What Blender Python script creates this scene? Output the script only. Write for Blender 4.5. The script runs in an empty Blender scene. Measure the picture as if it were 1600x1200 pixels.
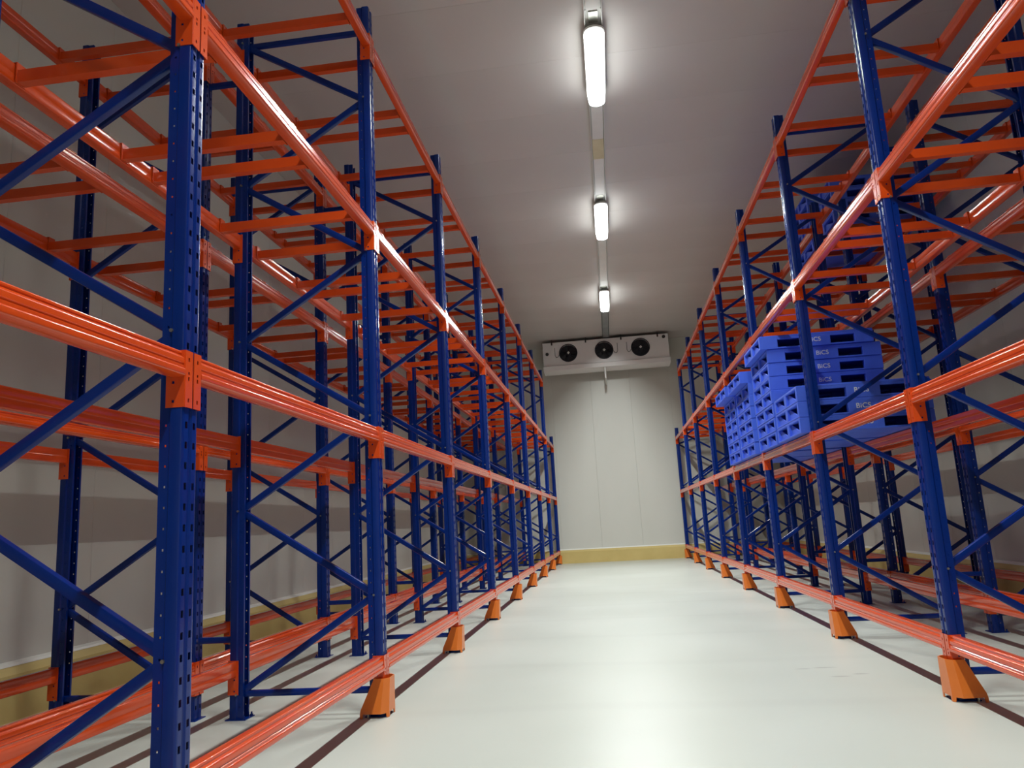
import bpy, math, random
from mathutils import Matrix, Vector

# ------------------------------------------------------------------ camera, world, exposure
S = bpy.context.scene
COL = S.collection
cam_d = bpy.data.cameras.new('camera')
cam = bpy.data.objects.new('camera', cam_d)
COL.objects.link(cam)
S.camera = cam
cam_d.sensor_fit = 'HORIZONTAL'
cam_d.sensor_width = 36.0
cam_d.lens = 1193.7228 / 1600 * 36.0
cam_d.clip_start = 0.05
pitch, yaw, roll = 0.1823, -0.1197, -0.0559
cp, sp, cy, sy, cr, sr = math.cos(pitch), math.sin(pitch), math.cos(yaw), math.sin(yaw), math.cos(roll), math.sin(roll)
fw = Vector((sy * cp, cy * cp, sp)); rt = Vector((cy, -sy, 0)); up = rt.cross(fw)
r2 = cr * rt + sr * up; u2 = -sr * rt + cr * up
M = Matrix(((r2.x, u2.x, -fw.x, -0.0584), (r2.y, u2.y, -fw.y, -2.499), (r2.z, u2.z, -fw.z, 1.1035), (0, 0, 0, 1)))
cam.matrix_world = M

w = bpy.data.worlds.new('world'); S.world = w; w.use_nodes = True
w.node_tree.nodes['Background'].inputs[0].default_value = (0.5, 0.55, 0.6, 1)
w.node_tree.nodes['Background'].inputs[1].default_value = 0.02
S.view_settings.view_transform = 'Standard'
S.view_settings.look = 'None'
S.view_settings.exposure = 0.0
S.view_settings.gamma = 1.0
S.view_settings.use_curve_mapping = False

LAMP_STRENGTH = 10.0        # soft glow of the diffuser itself
LAMP_WATT = 200.0          # downward output of each batten
LAMP_SPREAD = 180.0
LAMP_COL = (0.95, 1.0, 0.98)

# ------------------------------------------------------------------ dimensions (metres)
L = 2.30                      # bay pitch
XL, XR = -1.534, 1.7775       # aisle faces of the two rack rows
DEP, GAP = 1.0, 0.237         # frame depth, gap back to back
K0, K1 = -1, 8
LEV = (0.353, 1.780, 3.200, 4.633)   # beam tops
HUP = 4.85
UW, UD = 0.10, 0.088          # upright width / depth
CEIL = 6.0
WL, WR, WB, WF = -4.22, 4.46, 18.74, -7.0

# ------------------------------------------------------------------ materials
def principled(name, col, rough=0.5, metal=0.0, spec=0.5, coat=0.0):
    m = bpy.data.materials.new(name); m.use_nodes = True
    b = m.node_tree.nodes['Principled BSDF']
    b.inputs['Base Color'].default_value = (*col, 1)
    b.inputs['Roughness'].default_value = rough
    b.inputs['Metallic'].default_value = metal
    b.inputs['Specular IOR Level'].default_value = spec
    b.inputs['Coat Weight'].default_value = coat
    b.inputs['Coat Roughness'].default_value = 0.09
    return m

def noisy(m, scale, c0, c1, bump=0.0, detail=3, rough=None, stretch=None, object_coords=True):
    nt = m.node_tree; n = nt.nodes; l = nt.links
    b = n['Principled BSDF']
    tc = n.new('ShaderNodeTexCoord'); mp = n.new('ShaderNodeMapping')
    l.new(tc.outputs['Object' if object_coords else 'Generated'], mp.inputs[0])
    if stretch: mp.inputs['Scale'].default_value = stretch
    no = n.new('ShaderNodeTexNoise'); no.inputs['Scale'].default_value = scale; no.inputs['Detail'].default_value = detail
    l.new(mp.outputs[0], no.inputs['Vector'])
    cr_ = n.new('ShaderNodeValToRGB')
    cr_.color_ramp.elements[0].position = 0.3; cr_.color_ramp.elements[1].position = 0.7
    cr_.color_ramp.elements[0].color = (*c0, 1); cr_.color_ramp.elements[1].color = (*c1, 1)
    l.new(no.outputs[0], cr_.inputs[0]); l.new(cr_.outputs[0], b.inputs['Base Color'])
    if rough:
        mr = n.new('ShaderNodeMapRange'); mr.inputs[3].default_value = rough[0]; mr.inputs[4].default_value = rough[1]
        l.new(no.outputs[0], mr.inputs[0]); l.new(mr.outputs[0], b.inputs['Roughness'])
    if bump:
        bp = n.new('ShaderNodeBump'); bp.inputs['Strength'].default_value = bump; bp.inputs['Distance'].default_value = 0.002
        n2 = n.new('ShaderNodeTexNoise'); n2.inputs['Scale'].default_value = scale * 8
        l.new(mp.outputs[0], n2.inputs['Vector'])
        l.new(n2.outputs[0], bp.inputs['Height']); l.new(bp.outputs[0], b.inputs['Normal'])
    return m

ORANGE = noisy(principled('orange_powder_coat', (0.75, 0.10, 0.016), 0.17, spec=0.42, coat=0.2), 3.0, (0.66, 0.066, 0.008), (0.72, 0.080, 0.011))
ORANGE_G = noisy(principled('orange_guard_paint', (0.8, 0.2, 0.02), 0.4, coat=0.2), 4.0, (0.74, 0.17, 0.016), (0.82, 0.21, 0.024), bump=0.08)
BLUE = noisy(principled('blue_powder_coat', (0.003, 0.022, 0.19), 0.20, spec=0.32), 3.0, (0.0007, 0.0185, 0.165), (0.0010, 0.0235, 0.20))
PALLET = noisy(principled('blue_pallet_plastic', (0.03, 0.09, 0.62), 0.5), 5.0, (0.048, 0.125, 0.72), (0.062, 0.15, 0.80), bump=0.15)
ZINC = noisy(principled('zinc_plated_steel', (0.55, 0.55, 0.52), 0.35, 0.9), 40.0, (0.30, 0.30, 0.26), (0.45, 0.45, 0.40))
WHITE_PRINT = principled('white_lettering', (0.75, 0.78, 0.8), 0.5)
WALLM = noisy(principled('insulated_panel_white', (0.6, 0.61, 0.57), 0.42), 0.8, (0.61, 0.61, 0.555), (0.65, 0.65, 0.595), bump=0.03, stretch=(1, 1, 0.3))
CEILM = noisy(principled('insulated_ceiling_panel', (0.5, 0.47, 0.45), 0.45), 0.7, (0.555, 0.52, 0.50), (0.59, 0.555, 0.535), bump=0.03)
JOINTM = principled('panel_joint_sealant', (0.62, 0.62, 0.58), 0.5)
BACKM = principled('panel_core', (0.5, 0.5, 0.47), 0.8)
CURBM = noisy(principled('yellow_curb', (0.6, 0.46, 0.16), 0.6), 2.0, (0.56, 0.43, 0.15), (0.64, 0.50, 0.19), bump=0.2, detail=5)
SEALM = principled('white_sealant', (0.8, 0.8, 0.74), 0.4)
HOUSEM = noisy(principled('cooler_housing_white', (0.6, 0.58, 0.56), 0.4), 2.0, (0.76, 0.74, 0.73), (0.80, 0.78, 0.77))
DARKM = principled('black_plastic', (0.012, 0.012, 0.018), 0.45)
GRILLM = principled('black_wire', (0.02, 0.02, 0.03), 0.4, 0.3)
TRAYM = noisy(principled('white_trunking_plastic', (0.72, 0.72, 0.68), 0.45), 3.0, (0.68, 0.68, 0.65), (0.75, 0.75, 0.71))
TAPEM = noisy(principled('yellowed_tape', (0.62, 0.56, 0.33), 0.5), 8.0, (0.58, 0.52, 0.30), (0.66, 0.6, 0.38))
CABLEM = principled('black_cable', (0.03, 0.03, 0.03), 0.5)
GREYR = principled('grey_louvre_inside', (0.10, 0.10, 0.10), 0.6)
GALV = noisy(principled('grey_painted_tray', (0.25, 0.27, 0.27), 0.5), 3.0, (0.23, 0.25, 0.25), (0.28, 0.3, 0.3))
PIPEM = principled('white_drain_pipe', (0.7, 0.7, 0.66), 0.4)

def floor_material():
    m = principled('grey_epoxy_floor', (0.6, 0.63, 0.57), 0.34, spec=0.4)
    nt = m.node_tree; n = nt.nodes; l = nt.links; b = n['Principled BSDF']
    geo = n.new('ShaderNodeNewGeometry')
    no = n.new('ShaderNodeTexNoise'); no.inputs['Scale'].default_value = 0.6; no.inputs['Detail'].default_value = 6
    l.new(geo.outputs['Position'], no.inputs['Vector'])
    ra = n.new('ShaderNodeValToRGB')
    ra.color_ramp.elements[0].position = 0.3; ra.color_ramp.elements[1].position = 0.72
    ra.color_ramp.elements[0].color = (0.545, 0.575, 0.515, 1); ra.color_ramp.elements[1].color = (0.60, 0.63, 0.575, 1)
    l.new(no.outputs[0], ra.inputs[0])
    last = ra.outputs[0]
    # grey scuffs where wheels turned: small ellipses at fixed spots of the floor
    sepn = n.new('ShaderNodeSeparateXYZ'); l.new(geo.outputs['Position'], sepn.inputs[0])
    nz = n.new('ShaderNodeTexNoise'); nz.inputs['Scale'].default_value = 9.0
    l.new(geo.outputs['Position'], nz.inputs['Vector'])
    for (x, y, a, c) in SCUFFS:
        def lin(sock, off, div):
            s = n.new('ShaderNodeMath'); s.operation = 'SUBTRACT'; l.new(sock, s.inputs[0]); s.inputs[1].default_value = off
            d_ = n.new('ShaderNodeMath'); d_.operation = 'DIVIDE'; l.new(s.outputs[0], d_.inputs[0]); d_.inputs[1].default_value = div
            q = n.new('ShaderNodeMath'); q.operation = 'POWER'; q.inputs[1].default_value = 2
            ab = n.new('ShaderNodeMath'); ab.operation = 'ABSOLUTE'; l.new(d_.outputs[0], ab.inputs[0]); l.new(ab.outputs[0], q.inputs[0])
            return q.outputs[0]
        ad = n.new('ShaderNodeMath'); ad.operation = 'ADD'
        l.new(lin(sepn.outputs[0], x, a), ad.inputs[0]); l.new(lin(sepn.outputs[1], y, c), ad.inputs[1])
        ad2 = n.new('ShaderNodeMath'); ad2.operation = 'ADD'; l.new(ad.outputs[0], ad2.inputs[0]); l.new(nz.outputs[0], ad2.inputs[1])
        mr = n.new('ShaderNodeMapRange'); mr.inputs[1].default_value = 0.7; mr.inputs[2].default_value = 1.6
        mr.inputs[3].default_value = 0.55; mr.inputs[4].default_value = 0.0
        l.new(ad2.outputs[0], mr.inputs[0])
        mx = n.new('ShaderNodeMixRGB'); l.new(mr.outputs[0], mx.inputs[0]); l.new(last, mx.inputs[1])
        mx.inputs[2].default_value = (0.30, 0.31, 0.29, 1)
        last = mx.outputs[0]
    # faint curved tyre traces
    tr = n.new('ShaderNodeTexWave'); tr.wave_type = 'RINGS'; tr.inputs['Scale'].default_value = 0.22; tr.inputs['Distortion'].default_value = 1.5
    mp = n.new('ShaderNodeMapping'); mp.inputs['Location'].default_value = (-0.3, -0.2, 0)
    l.new(geo.outputs['Position'], mp.inputs[0]); l.new(mp.outputs[0], tr.inputs['Vector'])
    rr = n.new('ShaderNodeValToRGB'); rr.color_ramp.elements[0].position = 0.94; rr.color_ramp.elements[1].position = 1.0
    rr.color_ramp.elements[0].color = (0, 0, 0, 1); rr.color_ramp.elements[1].color = (0.10, 0.10, 0.10, 1)
    l.new(tr.outputs[0], rr.inputs[0])
    mx = n.new('ShaderNodeMixRGB'); l.new(rr.outputs[0], mx.inputs[0]); l.new(last, mx.inputs[1]); mx.inputs[2].default_value = (0.4, 0.41, 0.38, 1)
    l.new(mx.outputs[0], b.inputs['Base Color'])
    mr = n.new('ShaderNodeMapRange'); mr.inputs[3].default_value = 0.28; mr.inputs[4].default_value = 0.46
    l.new(no.outputs[0], mr.inputs[0]); l.new(mr.outputs[0], b.inputs['Roughness'])
    return m

SCUFFS = ((1.18, 3.35, 0.06, 0.02), (1.33, 3.37, 0.09, 0.02), (1.35, 3.06, 0.08, 0.025), (1.50, 3.12, 0.06, 0.02))
FLOORM = floor_material()

def emission(name, col, strength):
    m = bpy.data.materials.new(name); m.use_nodes = True
    nt = m.node_tree; nt.nodes.clear()
    e = nt.nodes.new('ShaderNodeEmission'); o = nt.nodes.new('ShaderNodeOutputMaterial')
    e.inputs[0].default_value = (*col, 1); e.inputs[1].default_value = strength
    nt.links.new(e.outputs[0], o.inputs[0])
    return m
LAMPM = emission('lit_lamp_diffuser', LAMP_COL, LAMP_STRENGTH)

# ------------------------------------------------------------------ helpers
class MB:
    def __init__(self): self.v = []; self.f = []; self.mi = []; self.m = 0
    def add(self, vs, fs):
        o = len(self.v); self.v += [tuple(p) for p in vs]
        self.f += [tuple(i + o for i in f) for f in fs]; self.mi += [self.m] * len(fs)
    def box(self, x0, x1, y0, y1, z0, z1):
        self.add([(x0, y0, z0), (x1, y0, z0), (x1, y1, z0), (x0, y1, z0), (x0, y0, z1), (x1, y0, z1), (x1, y1, z1), (x0, y1, z1)],
                 [(0, 3, 2, 1), (4, 5, 6, 7), (0, 1, 5, 4), (1, 2, 6, 5), (2, 3, 7, 6), (3, 0, 4, 7)])
    def prism(self, poly, a0, a1, axis='y', caps=True):
        # poly: 2-D points; axis y -> (x,z), axis x -> (y,z), axis z -> (x,y)
        def P(p, a):
            return {'y': (p[0], a, p[1]), 'x': (a, p[0], p[1]), 'z': (p[0], p[1], a)}[axis]
        n = len(poly)
        vs = [P(p, a0) for p in poly] + [P(p, a1) for p in poly]
        fs = [(i, (i + 1) % n, (i + 1) % n + n, i + n) for i in range(n)]
        if caps: fs += [tuple(range(n))[::-1], tuple(range(n, 2 * n))]
        self.add(vs, fs)
    def loft(self, r0, r1, closed=True, caps=True):
        n = len(r0); fs = []
        for i in range(n if closed else n - 1): fs.append((i, (i + 1) % n, (i + 1) % n + n, i + n))
        if caps: fs += [tuple(range(n))[::-1], tuple(range(n, 2 * n))]
        self.add(list(r0) + list(r1), fs)
    def cyl(self, p0, p1, ra, rb=None, n=10, caps=True):
        rb = ra if rb is None else rb
        p0, p1 = Vector(p0), Vector(p1); d_ = (p1 - p0).normalized()
        a = d_.orthogonal().normalized(); b = d_.cross(a)
        c = [(math.cos(2 * math.pi * i / n), math.sin(2 * math.pi * i / n)) for i in range(n)]
        self.loft([p0 + ra * (x * a + y * b) for x, y in c], [p1 + rb * (x * a + y * b) for x, y in c], True, caps)
    def tube(self, pts, r, n=6):
        for a, b in zip(pts, pts[1:]): self.cyl(a, b, r, n=n)
    def torus(self, c, R, r, axis='y', n=28, k=6):
        vs = []; fs = []
        for i in range(n):
            t = 2 * math.pi * i / n
            for j in range(k):
                s = 2 * math.pi * j / k; rr = R + r * math.cos(s); h = r * math.sin(s)
                if axis == 'y': vs.append((c[0] + rr * math.cos(t), c[1] + h, c[2] + rr * math.sin(t)))
                else: vs.append((c[0] + rr * math.cos(t), c[1] + rr * math.sin(t), c[2] + h))
        for i in range(n):
            for j in range(k):
                fs.append((i * k + j, ((i + 1) % n) * k + j, ((i + 1) % n) * k + (j + 1) % k, i * k + (j + 1) % k))
        self.add(vs, fs)
    def sheet(self, us, vs_, holes, fn):
        # grid of quads; holes = set of (i, j) cells left open; fn(u, v) -> point
        idx = {}
        V = []; F = []
        for i, u_ in enumerate(us):
            for j, v in enumerate(vs_): idx[i, j] = len(V); V.append(fn(u_, v))
        for i in range(len(us) - 1):
            for j in range(len(vs_) - 1):
                if (i, j) in holes: continue
                F.append((idx[i, j], idx[i + 1, j], idx[i + 1, j + 1], idx[i, j + 1]))
        self.add(V, F)
    def mesh(self, name, mats, thick=0.0, bevel=0.0, offset=-1.0, smooth=False, merge=False):
        me = bpy.data.meshes.new(name); me.from_pydata(self.v, [], self.f)
        for m in (mats if isinstance(mats, (list, tuple)) else [mats]): me.materials.append(m)
        me.polygons.foreach_set('material_index', self.mi)
        me.update()
        if thick or bevel or merge:
            t = bpy.data.objects.new('tmp', me); COL.objects.link(t)
            if merge:
                md = t.modifiers.new('w', 'WELD'); md.merge_threshold = 0.0001
            if thick:
                md = t.modifiers.new('s', 'SOLIDIFY'); md.thickness = thick; md.offset = offset
            if bevel:
                md = t.modifiers.new('b', 'BEVEL'); md.width = bevel; md.segments = 2; md.limit_method = 'ANGLE'; md.angle_limit = math.radians(40)
            dg = bpy.context.evaluated_depsgraph_get()
            me2 = bpy.data.meshes.new_from_object(t.evaluated_get(dg)); me2.name = name
            bpy.data.objects.remove(t); bpy.data.meshes.remove(me); me = me2
        if smooth:
            me.polygons.foreach_set('use_smooth', [True] * len(me.polygons)); me.update()
            me.set_sharp_from_angle(angle=math.radians(25))
        else:
            me.polygons.foreach_set('use_smooth', [False] * len(me.polygons)); me.update()
        return me

def put(name, me, loc=(0, 0, 0), rot=(0, 0, 0), parent=None, **kw):
    o = bpy.data.objects.new(name, me); COL.objects.link(o)
    o.location = loc; o.rotation_euler = rot; o.parent = parent
    for k_, v in kw.items(): o[k_] = v
    return o
def thing(name, label, category, loc=(0, 0, 0), rot=(0, 0, 0), group=None, me=None):
    o = put(name, me, loc, rot); o['label'] = label; o['category'] = category
    if group: o['group'] = group
    return o
PI = math.pi

# ------------------------------------------------------------------ room shell
b = MB(); b.box(WL - .3, WR + .3, WF - .3, WB + .3, -0.12, 0.0)
put('floor', b.mesh('floor', FLOORM), kind='structure')

def wall(name, along, lo, hi, face, sign, first, pitch_):
    """insulated sandwich panels 1.08 m wide, each a piece of its own with an open joint"""
    b = MB()
    t0, t1 = sorted((face + sign * 0.085, face + sign * 0.18))
    if along == 'y': b.box(t0, t1, lo, hi, 0, CEIL + .1)
    else: b.box(lo, hi, t0, t1, 0, CEIL + .1)
    root = put(name, b.mesh(name, BACKM), kind='structure')
    cuts = [lo]; c = first
    while c - pitch_ > lo + .05: c -= pitch_
    while c < hi - .05: cuts.append(c); c += pitch_
    cuts.append(hi)
    cache = {}
    for a, e in zip(cuts, cuts[1:]):
        wd = round(e - a, 3)
        if wd not in cache:
            p = MB(); h = wd / 2 - 0.0006; g = 0.0025
            s0, s1 = 0.0, -sign * 0.0
            # body with chamfered long edges
            poly = [(-h, sign * 0.08), (-h, sign * g), (-h + g, 0), (h - g, 0), (h, sign * g), (h, sign * 0.08)]
            if along == 'y': p.prism([(q[1], q[0]) for q in poly], 0.0, CEIL, 'z')
            else: p.prism(poly, 0.0, CEIL, 'z')
            cache[wd] = p.mesh('wall_panel', WALLM)
        mid = (a + e) / 2
        put('wall_panel', cache[wd], (face, mid, 0) if along == 'y' else (mid, face, 0), parent=root)
    return root
wall('wall_left', 'y', WF, WB, WL, -1, 3.28, 1.075)
wall('wall_right', 'y', WF, WB, WR, 1, 3.28, 1.075)
wall('wall_back', 'x', WL, WR, WB, 1, -0.40, 1.09)
wall('wall_front', 'x', WL, WR, WF, -1, -0.40, 1.09)

b = MB(); b.box(WL - .3, WR + .3, WF - .3, WB + .3, CEIL + .09, CEIL + .2)
ce = put('ceiling', b.mesh('ceiling', BACKM), kind='structure')
cuts = [WF]; c = 5.0
while c - 1.075 > WF + .05: c -= 1.075
while c < WB - .05: cuts.append(c); c += 1.075
cuts.append(WB)
cache = {}
for a, e in zip(cuts, cuts[1:]):
    wd = round(e - a, 3)
    if wd not in cache:
        p = MB(); h = wd / 2 - 0.0005; g = 0.0015
        p.prism([(-h, 0.08), (-h, g), (-h + g, 0), (h - g, 0), (h, g), (h, 0.08)], WL + .002, WR - .002, 'x')
        cache[wd] = p.mesh('ceiling_panel', CEILM)
    put('ceiling_panel', cache[wd], (0, (a + e) / 2, CEIL), parent=ce)

# yellow curbs along the wall feet, white bead of sealant on top
def curb(name, along, lo, hi, face, sign):
    prof = [(0, 0), (sign * 0.10, 0), (sign * 0.095, 0.30), (sign * 0.05, 0.355), (0, 0.365)]
    if sign < 0: prof = prof[::-1]
    b = MB(); s = MB()
    pr = [(face + q[0], q[1]) for q in prof]
    sl = [(face + sign * .058, .350), (face + sign * .048, .366), (face, .377), (face, .364), (face + sign * .046, .354)]
    ax = 'y' if along == 'y' else 'x'
    if along == 'y': b.prism(pr, lo, hi, 'y'); s.prism(sl, lo, hi, 'y')
    else:
        b.prism(pr, lo, hi, 'x'); s.prism(sl, lo, hi, 'x')
    r = put(name, b.mesh(name, CURBM), kind='structure')
    put('sealant_bead', s.mesh('sealant_bead', SEALM), parent=r)
e_ = 0.002
curb('baseboard_left', 'y', WF, WB - e_, WL + e_, 1)
curb('baseboard_right', 'y', WF, WB - e_, WR - e_, -1)
curb('baseboard_back', 'x', WL + .11, WR - .11, WB - e_, -1)

# ------------------------------------------------------------------ rack parts (shared meshes)
PITCH = 0.072
HSH = 3.43                    # the frame at the end wall is lower, below the air cooler
def upright_mesh(HUP=HUP):
    """open omega section: perforated face at x = 0 (outward +x), flanges run to x = -UD; centred on y = 0"""
    b = MB(); h = UW / 2
    zs = [0.0]; cells_slot = []; cells_pin = []
    n = int((HUP - 0.08) / PITCH)
    for i in range(n):
        z = 0.058 + i * PITCH
        zs += [z, z + 0.008, z + 0.016, z + 0.024]
        j = len(zs) - 4
        cells_slot += [j, j + 1, j + 2]; cells_pin.append(j + 1)
    zs.append(HUP)
    # right half of the face: two slot columns with a groove between
    def seg(pts, hole_col, cells):
        holes = set()
        for j in cells:
            if hole_col is not None: holes.add((hole_col, j))
        def fn(u_, v):
            i = int(u_); return (pts[i][0], pts[i][1], v)
        b.sheet(list(range(len(pts))), zs, holes, fn)
    for s in (1, -1):
        seg([(-0.006, 0.0), (-0.006, s * 0.008), (0.0, s * 0.013)], None, [])
        seg([(0.0, s * 0.013), (0.0, s * 0.017), (0.0, s * 0.033), (0.0, s * 0.040), (-0.0012, s * (h - .0055)), (-0.0035, s * (h - .0020)), (-0.008, s * h)], 1, cells_slot)
        seg([(-0.008, s * h), (-0.045, s * h), (-0.052, s * (h - 0.008)), (-0.062, s * (h - 0.008)), (-0.069, s * (h - 0.008)),
             (-UD, s * (h - 0.008)), (-UD, s * (h - 0.022))], 3, cells_pin)
    me = b.mesh('upright', BLUE, thick=0.0022, offset=0.0, merge=True, smooth=True)
    return me
UPR = upright_mesh(); UPR_LOW = upright_mesh(HSH)

def base_plate_mesh():
    b = MB(); b.box(-0.115, 0.02, -0.065, 0.065, 0.0, 0.006)
    for y in (-.052, .052):
        b.cyl((-0.10, y, 0.006), (-0.10, y, 0.028), 0.006, n=6); b.cyl((-0.10, y, 0.006), (-0.10, y, 0.015), 0.011, n=6)
    return b.mesh('base_plate', BLUE)
BASE = base_plate_mesh()
b = MB(); b.cyl((0, -0.056, 0), (0, 0.056, 0), 0.005, n=6)
b.cyl((0, -0.058, 0), (0, -0.0512, 0), 0.0072, n=6); b.cyl((0, 0.0512, 0), (0, 0.060, 0), 0.0072, n=6)
BOLT = b.mesh('bolt', ZINC)

def channel_mesh(name, length, mat, w_=0.040, d_=0.026, t=0.0025):
    """C-channel lying along x from 0 to length, open towards -z with small lips"""
    b = MB(); h = w_ / 2
    prof = [(d_ / 2, -h + .008), (d_ / 2, -h), (-d_ / 2 + .005, -h), (-d_ / 2 + .0015, -h + .0015), (-d_ / 2, -h + .005), (-d_ / 2, h - .005), (-d_ / 2 + .0015, h - .0015), (-d_ / 2 + .005, h), (d_ / 2, h), (d_ / 2, h - .008)]
    n = len(prof)
    vs = [(0, p[0], p[1]) for p in prof] + [(length, p[0], p[1]) for p in prof]
    b.add(vs, [(i, i + 1, i + 1 + n, i + n) for i in range(n - 1)])
    return b.mesh(name, mat, thick=t, offset=0.0, smooth=True)
XF, XB = 0.048, DEP - 0.048      # brace nodes measured from the aisle face
NF = (0.72, 1.86, 3.00, 4.14)
NR = (0.15, 1.29, 2.43, 3.57, 4.69)
DL = math.hypot(XB - XF, 0.57)
DIAG = channel_mesh('diagonal_brace', DL, BLUE)
DIAG2 = channel_mesh('diagonal_brace_top', math.hypot(XB - XF, 0.55), BLUE)
DIAG3 = channel_mesh('diagonal_brace_low', math.hypot(XB - XF, 0.27), BLUE)
HORZ = channel_mesh('horizontal_brace', XB - XF, BLUE, w_=0.036)
SPACER = channel_mesh('row_spacer', GAP - 0.010, BLUE, w_=0.036, d_=0.03)

BLEN = L - UW - 0.010
def beam_mesh():
    """stepped box beam: outward face +x at x=0.004, two pressed grooves, top ledge; centred on y"""
    t = 0.048; H = 0.095
    def arc(cx, cz, r, a0, a1, n=4):
        return [(cx + r * math.cos(math.radians(a0 + (a1 - a0) * i / n)), cz + r * math.sin(math.radians(a0 + (a1 - a0) * i / n))) for i in range(n + 1)]
    p = []
    p += arc(-0.009, -0.005, 0.005, 90, 0)                 # top edge of the recessed ledge
    p += [(-0.004, -0.010), (-0.0065, -0.0125), (-0.0065, -0.0155), (-0.004, -0.018)]
    p += arc(-0.003, -0.030, 0.009, 80, 0, 6)             # step out to the front face
    p += [(0.006, -0.045), (0.0025, -0.048), (0.0025, -0.051), (0.006, -0.054), (0.006, -0.060)]
    p += arc(0.003, -0.071, 0.0085, 70, 0, 6)              # rolled lower bead
    p += arc(0.0035, -H + 0.012, 0.008, 0, -75, 5)        # rounded lower edge
    p += [(-0.004, -H)]
    p += arc(-t + 0.006, -H + 0.006, 0.006, 270, 180)
    p += [(-t, -0.046), (-t + .0015, -0.050), (-t, -0.054)][::-1]
    p += arc(-t + 0.006, -0.006, 0.006, 180, 90)
    b = MB(); b.prism(p, -BLEN / 2, BLEN / 2, 'y')
    return b.mesh('load_beam', ORANGE, smooth=True)
BEAM = beam_mesh()

def connector_mesh(s):
    """L plate at the beam end on side s (+1 far, -1 near): leg on the perforated face, leg against the upright side; origin at beam end, beam top"""
    b = MB(); y0 = 0.0; ya = s * 0.003; yb = s * 0.050
    H = 0.203
    zs = [0.003, -0.022, -0.036, -0.074, -0.084, -0.092, -0.106, -0.170, -0.184, -H]
    us = [0.0, 0.018, 0.028, 0.047]
    b.sheet(us, zs, {(1, 1), (1, 3), (1, 5), (1, 7)}, lambda u_, v: (0.008, s * (0.003 + u_), v))
    xs = [0.008, -0.030, -0.040, -0.062]
    b.sheet(xs, [0.003, -0.108, -0.118, -0.176, -0.186, -H], {(1, 1), (1, 3)}, lambda u_, v: (u_, s * 0.0015, v))
    me = b.mesh('end_connector', ORANGE, thick=0.0035, offset=0.0, merge=True)
    return me
CON = {1: connector_mesh(1), -1: connector_mesh(-1)}
b = MB(); b.cyl((0.004, 0, 0), (0.016, 0, 0), 0.006, n=6)
PIN = b.mesh('safety_pin', ZINC)

def bar_mesh():
    w2 = 0.0225; x0, x1 = 0.052, DEP - 0.052
    b = MB(); b.box(x0, x1, -w2, w2, -0.088, -0.030)
    for xa, xb in ((x0 - .0, x0 + .005), (x1 - .005, x1)):
        b.box(xa, xb, -w2 - .006, w2 + .006, -0.092, 0.004)
    b.box(0.006, x0 + .005, -w2 - .006, w2 + .006, 0.001, 0.005)
    b.box(x1 - .005, DEP - 0.006, -w2 - .006, w2 + .006, 0.001, 0.005)
    return b.mesh('support_bar', ORANGE)
BAR = bar_mesh()
BAR_Y = (0.26, 0.99, 1.27, 2.03)

# ------------------------------------------------------------------ racks
def rack(label, x_face, out, group, spacers, flip=False):
    """x_face: aisle-side face of the row, out: +1 when that face looks towards +x. Local frame: x grows inward from the face."""
    root = thing('pallet_rack', label, 'pallet rack', (x_face, 0, 0), (0, 0, 0), group)
    inn = -out
    def X(d_): return inn * d_
    r_out = 0 if out > 0 else PI
    r_in = PI - r_out
    for k in range(K0, K1 + 1):
        yc = k * L + UW / 2
        nf, nr = NF + (0.15, 4.68), NR
        low = k == K1
        if low: nf, nr = (0.72, 1.86, 3.00, 0.15, 3.27), (0.15, 1.29, 2.43, 3.27)
        if flip: nf, nr = nr, nf
        for d_, rz, nodes in ((0.0, r_out, nf), (DEP, r_in, nr)):
            u_ = put('upright', UPR_LOW if low else UPR, (X(d_), yc, 0.006), (0, 0, rz), root)
            put('base_plate', BASE, (0, 0, -0.006), parent=u_)
            for z in sorted(set(nodes)):
                put('bolt', BOLT, (-0.048, 0, z - 0.006), parent=u_)
        def brace(name, me, p0, p1):
            if flip: p0, p1 = (DEP - p0[0], p0[1]), (DEP - p1[0], p1[1])
            dx, dz = p1[0] - p0[0], p1[1] - p0[1]
            put(name, me, (X(p0[0]), yc - 0.008, p0[1]), (0, -math.atan2(dz, X(dx)), 0), root)
        for i in range(3 if low else 4):
            brace('diagonal_brace', DIAG, (XF, NF[i]), (XB, NR[i]))
            if low and i == 2: brace('diagonal_brace', DIAG3, (XF, NF[i]), (XB, 3.27))
            else: brace('diagonal_brace', DIAG if i < 3 else DIAG2, (XF, NF[i]), (XB, NR[i + 1]))
        for z in (0.15, 3.27 if low else 4.68): brace('horizontal_brace', HORZ, (XF, z + 0.0), (XB, z + 0.0))
        if spacers:
            for z in ((0.48,) if low else (0.48, 4.40)): put('row_spacer', SPACER, (X(DEP), yc - 0.01, z), (0, 0 if inn > 0 else PI, 0), root)
    for k in range(K0, K1):
        ym = k * L + UW + (L - UW) / 2
        for z in (LEV[:3] if k == K1 - 1 else LEV):
            for d_, rz in ((0.0, r_out), (DEP, r_in)):
                be = put('load_beam', BEAM, (X(d_), ym, z), (0, 0, rz), root)
                for s in (1, -1):
                    c = put('end_connector', CON[s], (0, s * BLEN / 2, 0), parent=be)
        for z in (LEV[2:3] if k == K1 - 1 else LEV[2:]):
            for yb in BAR_Y:
                put('support_bar', BAR, (0, k * L + yb, z), (0, 0, 0 if inn > 0 else PI), root)
    return root
rack('blue and orange pallet rack lining the left side of the aisle', XL, 1, 'pallet rack rows', True)
rack('blue and orange pallet rack at the far left, against the left wall', XL - DEP - GAP, 1, 'pallet rack rows', False, True)
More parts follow.
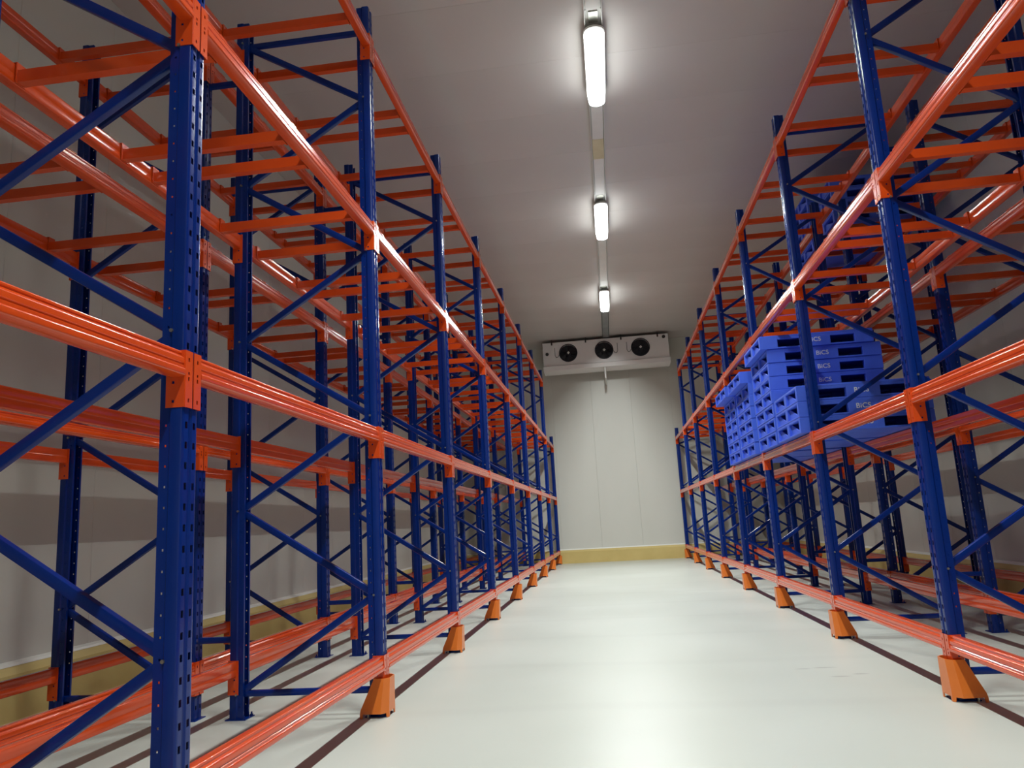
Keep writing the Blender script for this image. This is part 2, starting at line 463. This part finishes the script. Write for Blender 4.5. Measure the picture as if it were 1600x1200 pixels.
rack('blue and orange pallet rack lining the right side of the aisle, carrying blue pallets', XR, -1, 'pallet rack rows', True)
rack('blue and orange pallet rack at the far right, against the right wall', XR + DEP + GAP, -1, 'pallet rack rows', False, True)

# ------------------------------------------------------------------ column guards at the aisle uprights
def guard_mesh(out):
    top = [(0.050, 0.125), (-0.012, 0.128), (-0.040, 0.100), (-0.040, 0.002), (-0.012, -0.030), (0.050, -0.028)]
    bot = [(0.135, 0.155), (0.004, 0.160), (-0.034, 0.118), (-0.034, -0.012), (0.004, -0.058), (0.135, -0.052)]
    b = MB()
    inn = -out
    rings = []
    for z, t in ((0.026, 0.0), (0.05, 0.06), (0.225, 1.0)):
        rings.append([(inn * (bo[0] + (to[0] - bo[0]) * t), bo[1] + (to[1] - bo[1]) * t, z) for bo, to in zip(bot, top)])
    rings.insert(0, [(inn * (bo[0]), bo[1], 0.0) for bo in bot])
    n = 6; V = [p for r in rings for p in r]; F = []
    for j in range(1, 3):
        for i in range(n - 1): F.append((j * n + i, j * n + i + 1, (j + 1) * n + i + 1, (j + 1) * n + i))
    b.add(V, F)
    # small feet at the corners reaching the floor, gaps between them
    for i in (0, 2, 3, 5):
        p = rings[1][i]
        for q in (rings[1][max(i - 1, 0)], rings[1][min(i + 1, n - 1)]):
            if q == p: continue
            dx, dy = q[0] - p[0], q[1] - p[1]; dd = math.hypot(dx, dy); w_ = min(0.02, dd * .35)
            cx_, cy_ = p[0] + dx / dd * w_, p[1] + dy / dd * w_
            b.add([(p[0], p[1], 0.001), (cx_ - dx / dd * .004, cy_ - dy / dd * .004, 0.001), (cx_, cy_, 0.026), (p[0], p[1], 0.026)], [(0, 1, 2, 3)])
    return b.mesh('column_guard', ORANGE_G, thick=0.005, offset=0.0)
ORD = ['nearest', 'second', 'third', 'fourth', 'fifth', 'sixth', 'seventh', 'eighth', 'last']
for out, xf, side in ((1, XL, 'left'), (-1, XR, 'right')):
    me = guard_mesh(out)
    for k in range(0, K1 + 1):
        if k == 0: lab = 'orange steel column guard round the %s upright beside the viewpoint, below the frame' % side
        elif k == 1: lab = 'orange steel column guard nearest the camera on the %s side of the aisle' % side
        elif k == K1: lab = 'orange steel column guard farthest away on the %s side, touching the yellow curb end' % side
        else: lab = 'orange steel column guard, %s from the camera along the %s side of the aisle' % (ORD[k - 1], side)
        g = thing('column_guard', lab, 'column guard', (xf, k * L, 0), group='orange column guards along the aisle')
        put('shell', me, parent=g)
        bo = MB()
        for y in (-0.035, 0.135):
            bo.cyl((-out * 0.09, y, 0.0), (-out * 0.09, y, 0.03), 0.006, n=6)
        put('anchor_bolt', bo.mesh('anchor_bolt', ZINC), parent=g)

# ------------------------------------------------------------------ plastic pallets
PH = 0.1475; PX, PY = 1.18, 0.98
def pallet_mesh():
    b = MB()
    xs = [(0.0, 0.19), (0.44, 0.74), (0.99, PX)]
    ys = [(0.0, 0.055), (0.445, 0.535), (PY - 0.055, PY)]
    b.box(0.003, PX - .003, 0.003, PY - .003, PH - 0.008, PH - 0.0015)
    b.box(0, PX, 0, PY, 0.122, PH - 0.008)
    b.box(0, PX, 0, PY, 0.0, 0.016)
    for xa, xb in xs:
        for ya, yb in ys: b.box(xa, xb, ya, yb, 0.012, 0.124)
    # vertical ribs in the corner and centre blocks, gussets inside the fork openings
    for xa, xb in xs:
        m_ = (xa + xb) / 2
        b.box(m_ + .05, m_ + .058, 0.05, PY - .05, 0.014, 0.123)
    for ya, yb in ys:
        m_ = (ya + yb) / 2
        b.box(0.18, PX - .18, m_ - .004, m_ + .004, 0.100, 0.123)
    # slanted webs that narrow the side windows towards their lower corner
    for (ya, yb) in ((0.055, 0.445), (0.535, PY - 0.055)):
        for x0, x1 in ((0.022, 0.034), (PX - 0.034, PX - 0.022)):
            b.prism([(yb, 0.015), (yb, 0.118), (yb - 0.05, 0.118), (ya + 0.03, 0.015)], x0, x1, 'x')
    # front and back fork openings: edges of the block row close them to windows
    for xa, xb in ((0.19, 0.44), (0.74, 0.99)):
        for ya in (0.0, PY - 0.02):
            b.box(xa, xb, ya, ya + 0.02, 0.100, 0.123)
    return b.mesh('pallet_body', PALLET, bevel=0.004)
PBODY = pallet_mesh()
def lettering_mesh():
    cu = bpy.data.curves.new('lettering', 'FONT'); cu.body = 'BiCS'; cu.size = 0.066; cu.extrude = 0.001; cu.offset = 0.0007
    cu.align_x = 'CENTER'; cu.space_character = 1.05
    t = bpy.data.objects.new('tmp', cu); COL.objects.link(t)
    me = bpy.data.meshes.new_from_object(t.evaluated_get(bpy.context.evaluated_depsgraph_get())); me.name = 'lettering'
    bpy.data.objects.remove(t); me.materials.clear(); me.materials.append(WHITE_PRINT)
    return me
LETT = lettering_mesh()
NUMW = {3: 'three', 4: 'four', 5: 'five', 7: 'seven', 8: 'eight'}
rng = random.Random(4)
PSTACKS = [
    # x, y, z, count, name of stack, (dx, dy) of the topmost pallet
    (1.715, 4.775, LEV[1], 3, 'the low three-high stack nearest the camera', (0.0, 0.0)),
    (1.725, 5.885, LEV[1], 8, 'the tall eight-high stack behind the low one', (-0.065, -0.02)),
    (1.712, 7.075, LEV[1], 7, 'the third lower-shelf stack from the camera', (-0.085, 0.03)),
    (1.712, 8.160, LEV[1], 7, 'the farthest lower-shelf stack', (-0.110, 0.02)),
    (3.000, 7.085, LEV[3], 4, 'the nearer top-shelf stack by the right wall', (0.0, 0.0)),
    (3.005, 8.150, LEV[3], 6, 'the farther top-shelf stack by the right wall', (0.0, 0.0)),
]
for (x, y, z, n, sname, dtop) in PSTACKS:
    for i in range(n):
        if i == n - 1: pos = 'topmost'
        elif i == 0: pos = 'bottom one'
        else: pos = ORD[i] + ' from the bottom'
        dx, dy = rng.uniform(-.004, .004), rng.uniform(-.004, .004)
        if i == n - 1: dx, dy = dtop
        p = thing('plastic_pallet', 'blue plastic pallet, %s of %s' % (pos, sname), 'pallet',
                  (x + dx, y + dy, z + 0.0065 + i * PH), (0, 0, 0), 'stacked blue plastic pallets')
        put('pallet_body', PBODY, parent=p)
        put('lettering', LETT, (0.575, -0.0012, 0.048), (PI / 2, 0, 0), parent=p, label='white BiCS lettering')

# ------------------------------------------------------------------ lamps and cable tray under the ceiling
TX = 0.125
LAMPS = (-3.85, 0.58, 5.02, 9.33, 13.95)
LAMPLAB = ('white ceiling batten lamp on the tray, farther one behind the viewpoint',
           'white ceiling batten lamp on the tray, just above and behind the viewpoint',
           'glowing ceiling batten lamp nearest the camera, largest of the three bright ones',
           'glowing ceiling batten lamp in the middle of the three bright ones',
           'glowing ceiling batten lamp farthest away, just before the air cooler')
def capsule(mb, hw, hl, z0, z1, cz=None, n=8):
    ring = []
    for i in range(2 * n + 2):
        if i <= n: t = PI * i / n; ring.append((hw * math.cos(t), hl - hw + hw * math.sin(t)))
        else: t = PI + PI * (i - n - 1) / n; ring.append((hw * math.cos(t), -(hl - hw) + hw * math.sin(t)))
    zm = z0 + (z1 - z0) * 0.4
    A = [(p[0], p[1], z1) for p in ring]; B = [(p[0], p[1], zm) for p in ring]; Cc = [(p[0] * .72, p[1] * .96, z0) for p in ring]
    mb.loft(A[::-1], B[::-1], caps=False); mb.loft(B[::-1], Cc[::-1], caps=False)
    m_ = len(ring); mb.add(Cc, [tuple(range(m_))])
# frosted side walls of the lamp stand around and below the LED strip and shield it sideways
TROUGH_W, TROUGH_H = 0.068, 0.100
bl = MB()
def ring_(hw, hl, z, n=6):
    r_ = []
    for i in range(2 * n + 2):
        t = PI * i / n if i <= n else PI + PI * (i - n - 1) / n
        sg = 1 if i <= n else -1
        r_.append((hw * math.cos(t), sg * (hl - hw) + hw * math.sin(t), z))
    return r_
zt = 5.880; zb = zt - TROUGH_H
bl.loft(ring_(TROUGH_W + .022, .645, zb)[::-1], ring_(TROUGH_W + .034, .655, zt)[::-1], caps=False)
bl.loft(ring_(TROUGH_W + .001, .626, zb)[::-1], ring_(TROUGH_W + .022, .645, zb)[::-1], caps=False)
DIFF = bl.mesh('diffuser', LAMPM)
bl = MB()
bl.loft(ring_(TROUGH_W, .625, zb), ring_(TROUGH_W, .625, zt), caps=False)
LOUV = bl.mesh('reflector', GREYR)
bl = MB(); capsule(bl, 0.108, 0.66, 5.881, 5.915); bl.box(-.05, .05, -.45, -.40, 5.915, 5.937); bl.box(-.05, .05, .40, .45, 5.915, 5.937)
BODY = bl.mesh('lamp_body', TRAYM)
for y, lab in zip(LAMPS, LAMPLAB):
    t = thing('batten_lamp', lab, 'ceiling lamp', (TX, y, 0), group='batten lamps along the ceiling')
    put('lamp_body', BODY, parent=t); put('diffuser', DIFF, parent=t); put('reflector', LOUV, parent=t)
    ld = bpy.data.lights.new('led_strip', 'AREA'); ld.shape = 'RECTANGLE'; ld.size = 0.09; ld.size_y = 1.16
    ld.energy = LAMP_WATT * (1.65 if y > 13 else 1.0); ld.color = LAMP_COL; ld.spread = math.radians(LAMP_SPREAD)
    lo = bpy.data.objects.new('led_strip', ld); COL.objects.link(lo); lo.location = (0, 0, 5.876); lo.parent = t

tray = thing('cable_tray', 'white cable tray running along the ceiling above the lamps', 'cable tray', (TX, 0, CEIL))
y0 = WF + .3
for i, y in enumerate(list(LAMPS) + [17.9]):
    ya, yb = y0, (y - 0.80 if i < len(LAMPS) else y)
    # channel between two lamps: base, folded lips, cover
    m = MB(); m.box(-.085, .085, ya, yb, -.012, -0.001)
    for s in (-1, 1):
        m.box(s * .085 - .004, s * .085 + .004, ya, yb, -.062, -.001)
    TM = TRAYM if i < len(LAMPS) else GALV
    put('tray_channel', m.mesh('tray_channel', TM), parent=tray)
    m = MB(); m.box(-.070, .070, ya + .02, yb - .04, -.055, -.050); m.box(-.070, -.066, ya + .02, yb - .04, -.05, -.013); m.box(.066, .070, ya + .02, yb - .04, -.05, -.013)
    put('tray_cover', m.mesh('tray_cover', TM), parent=tray)
    m = MB(); m.box(-.045, .045, yb - .0, yb + .17, -.045, -.010)
    put('junction_bracket', m.mesh('junction_bracket', ZINC), parent=tray)
    if i < len(LAMPS):
        m = MB(); m.box(-.085, .085, yb, y + .80, -.020, -.001)
        for s in (-1, 1): m.box(s * .085 - .004, s * .085 + .004, yb, y + .80, -.062, -.001)
        put('tray_channel', m.mesh('tray_channel', TRAYM), parent=tray)
    y0 = y + .80
m = MB(); m.box(-.074, .074, 6.75, 7.30, -.0585, -.0545)
put('tape_patch', m.mesh('tape_patch', TAPEM), parent=tray, label='yellowed tape over a tray joint')

# ------------------------------------------------------------------ ceiling-hung air cooler
cx0, cx1, cyf = -1.60, 1.765, 17.75
ac = thing('air_cooler', 'white three-fan air cooler hung under the ceiling at the far wall', 'air cooler', (0.08, cyf, 5.13))
def A(name, mb, mat, parent=ac, **kw):
    mb.v = [(p[0] - 0.08, p[1] - cyf, p[2] - 5.13) for p in mb.v]
    if parent is not ac: pass
    sm = kw.pop('bevel', 0.0)
    return put(name, mb.mesh(name, mat, bevel=sm), parent=parent, **kw)
FANS = (-0.915, 0.05, 1.02); FZ = 5.595; FR = 0.235
# housing: front sheet with round openings, sides, top, back
hb = MB()
m = hb
xs = [cx0, -0.43, 0.535, cx1]
for i, fx in enumerate(FANS):
    a, e = xs[i], xs[i + 1]; z0_, z1_ = 5.27, 5.91; N = 32
    ring = [(fx + FR * math.cos(2 * PI * j / N), cyf, FZ + FR * math.sin(2 * PI * j / N)) for j in range(N)]
    outer = []
    for j in range(N):
        t = 2 * PI * j / N; dx, dz = math.cos(t), math.sin(t)
        sx = (e - fx) / dx if dx > 1e-6 else ((a - fx) / dx if dx < -1e-6 else 1e9)
        sz = (z1_ - FZ) / dz if dz > 1e-6 else ((z0_ - FZ) / dz if dz < -1e-6 else 1e9)
        s_ = min(sx, sz); outer.append([fx + dx * s_, cyf, FZ + dz * s_])
    for cxx, czz in ((a, z0_), (a, z1_), (e, z0_), (e, z1_)):
        jj = min(range(N), key=lambda q: (outer[q][0] - cxx) ** 2 + (outer[q][2] - czz) ** 2); outer[jj] = [cxx, cyf, czz]
    m.loft(ring, [tuple(q) for q in outer], caps=False)
    deep = [(p[0], cyf + .10, p[2]) for p in ring]
    m.loft(deep, ring, caps=False)
m.box(cx0, cx1, cyf + .70, cyf + .705, 5.27, 5.91)
m.box(cx0, cx1, cyf + .002, cyf + .70, 5.905, 5.91)
m.box(cx0, cx0 + .004, cyf + .002, cyf + .70, 5.27, 5.905); m.box(cx1 - .004, cx1, cyf + .002, cyf + .70, 5.27, 5.905)
house = A('housing', hb, HOUSEM)
m = MB()
m.prism([(cyf - .03, 5.265), (cyf - .045, 5.25), (cyf - .02, 5.14), (cyf + .35, 5.10), (cyf + .70, 5.14), (cyf + .72, 5.265)], cx0 - .01, cx1 + .015, 'x')
A('drip_tray', m, HOUSEM)
m = MB(); m.box(cx0 + .03, cx1 - .03, cyf + .12, cyf + .16, 5.28, 5.90)
A('coil', m, DARKM)
for x in (-1.35, -0.43, 0.52, 1.49):
    m = MB(); m.box(x - .02, x + .02, cyf - .008, cyf - .001, 5.84, 5.93); m.box(x - .02, x + .02, cyf - .008, cyf + .5, 5.93, 5.94)
    m.cyl((x, cyf + .06, 5.94), (x, cyf + .06, 5.999), .008, n=6); m.cyl((x, cyf + .4, 5.94), (x, cyf + .4, 5.999), .008, n=6)
    A('hanging_bracket', m, CABLEM)
for x, z in ((-1.49, 5.60), (1.65, 5.83)):
    m = MB(); m.cyl((x, cyf - .018, z), (x, cyf - .001, z), .045, n=14); m.cyl((x, cyf - .022, z), (x, cyf - .018, z), .028, n=12)
    A('knockout_plug', m, CABLEM)
def mk_fan(fx):
    m = MB(); m.torus((fx, cyf - .012, FZ), FR + .004, .011)
    for r_ in (0.05, 0.08, 0.11, 0.14, 0.17, 0.20): m.torus((fx, cyf - .022 + (r_ - .05) * .06, FZ), r_, .0028, n=24, k=4)
    for j in range(8):
        t = 2 * PI * j / 8 + .2
        m.cyl((fx + .03 * math.cos(t), cyf - .020, FZ + .03 * math.sin(t)), (fx + FR * math.cos(t), cyf - .010, FZ + FR * math.sin(t)), .0035, n=4)
    f_ = A('fan_guard', m, GRILLM)
    m = MB()
    for j in range(5):
        t = 2 * PI * j / 5
        V = []
        for rr, dt, dy in ((.06, -.25, .02), (.06, .25, .06), (.22, .42, .075), (.22, -.22, .03)):
            V.append((fx + rr * math.cos(t + dt), cyf + dy, FZ + rr * math.sin(t + dt)))
        V2 = [(p[0], p[1] + .004, p[2]) for p in V]
        m.loft(V, V2)
    m.cyl((fx, cyf + .005, FZ), (fx, cyf + .09, FZ), .065, n=16)
    A('fan_blades', m, DARKM, parent=f_)
    m = MB(); s = .034
    m.loft([(fx - s, cyf - .030, FZ), (fx + .006, cyf - .030, FZ + s + .008), (fx + s + .01, cyf - .030, FZ + .002), (fx + .004, cyf - .030, FZ - s - .004)],
           [(fx - s, cyf - .024, FZ), (fx + .006, cyf - .024, FZ + s + .008), (fx + s + .01, cyf - .024, FZ + .002), (fx + .004, cyf - .024, FZ - s - .004)])
    A('motor_plate', m, TRAYM, parent=f_, label='light motor plate')
for fx in FANS: mk_fan(fx)
for fx, sx in ((-0.915, -1), (0.05, 1), (1.02, -1)):
    m = MB()
    x0 = fx + sx * .36; pts = [(x0, cyf - .01, 5.78), (x0, cyf - .012, 5.55), (x0 - sx * .03, cyf - .014, 5.49), (x0 - sx * .08, cyf - .014, 5.50), (x0 - sx * .11, cyf - .012, 5.56)]
    m.tube(pts, .006, n=6)
    A('fan_cable', m, CABLEM)
    m = MB(); m.box(x0 - .05, x0 + .05, cyf - .03, cyf - .001, 5.76, 5.84)
    A('terminal_box', m, HOUSEM)
m = MB(); px = 0.04; m.cyl((px, cyf + .03, 5.13), (px, cyf + .03, 4.86), .026, n=12)
m.cyl((px, cyf + .03, 4.86), (px, WB - .004, 4.83), .026, n=12); m.torus((px, cyf + .03, 4.98), .028, .006, axis='z', n=14, k=5)
A('drain_pipe', m, PIPEM)
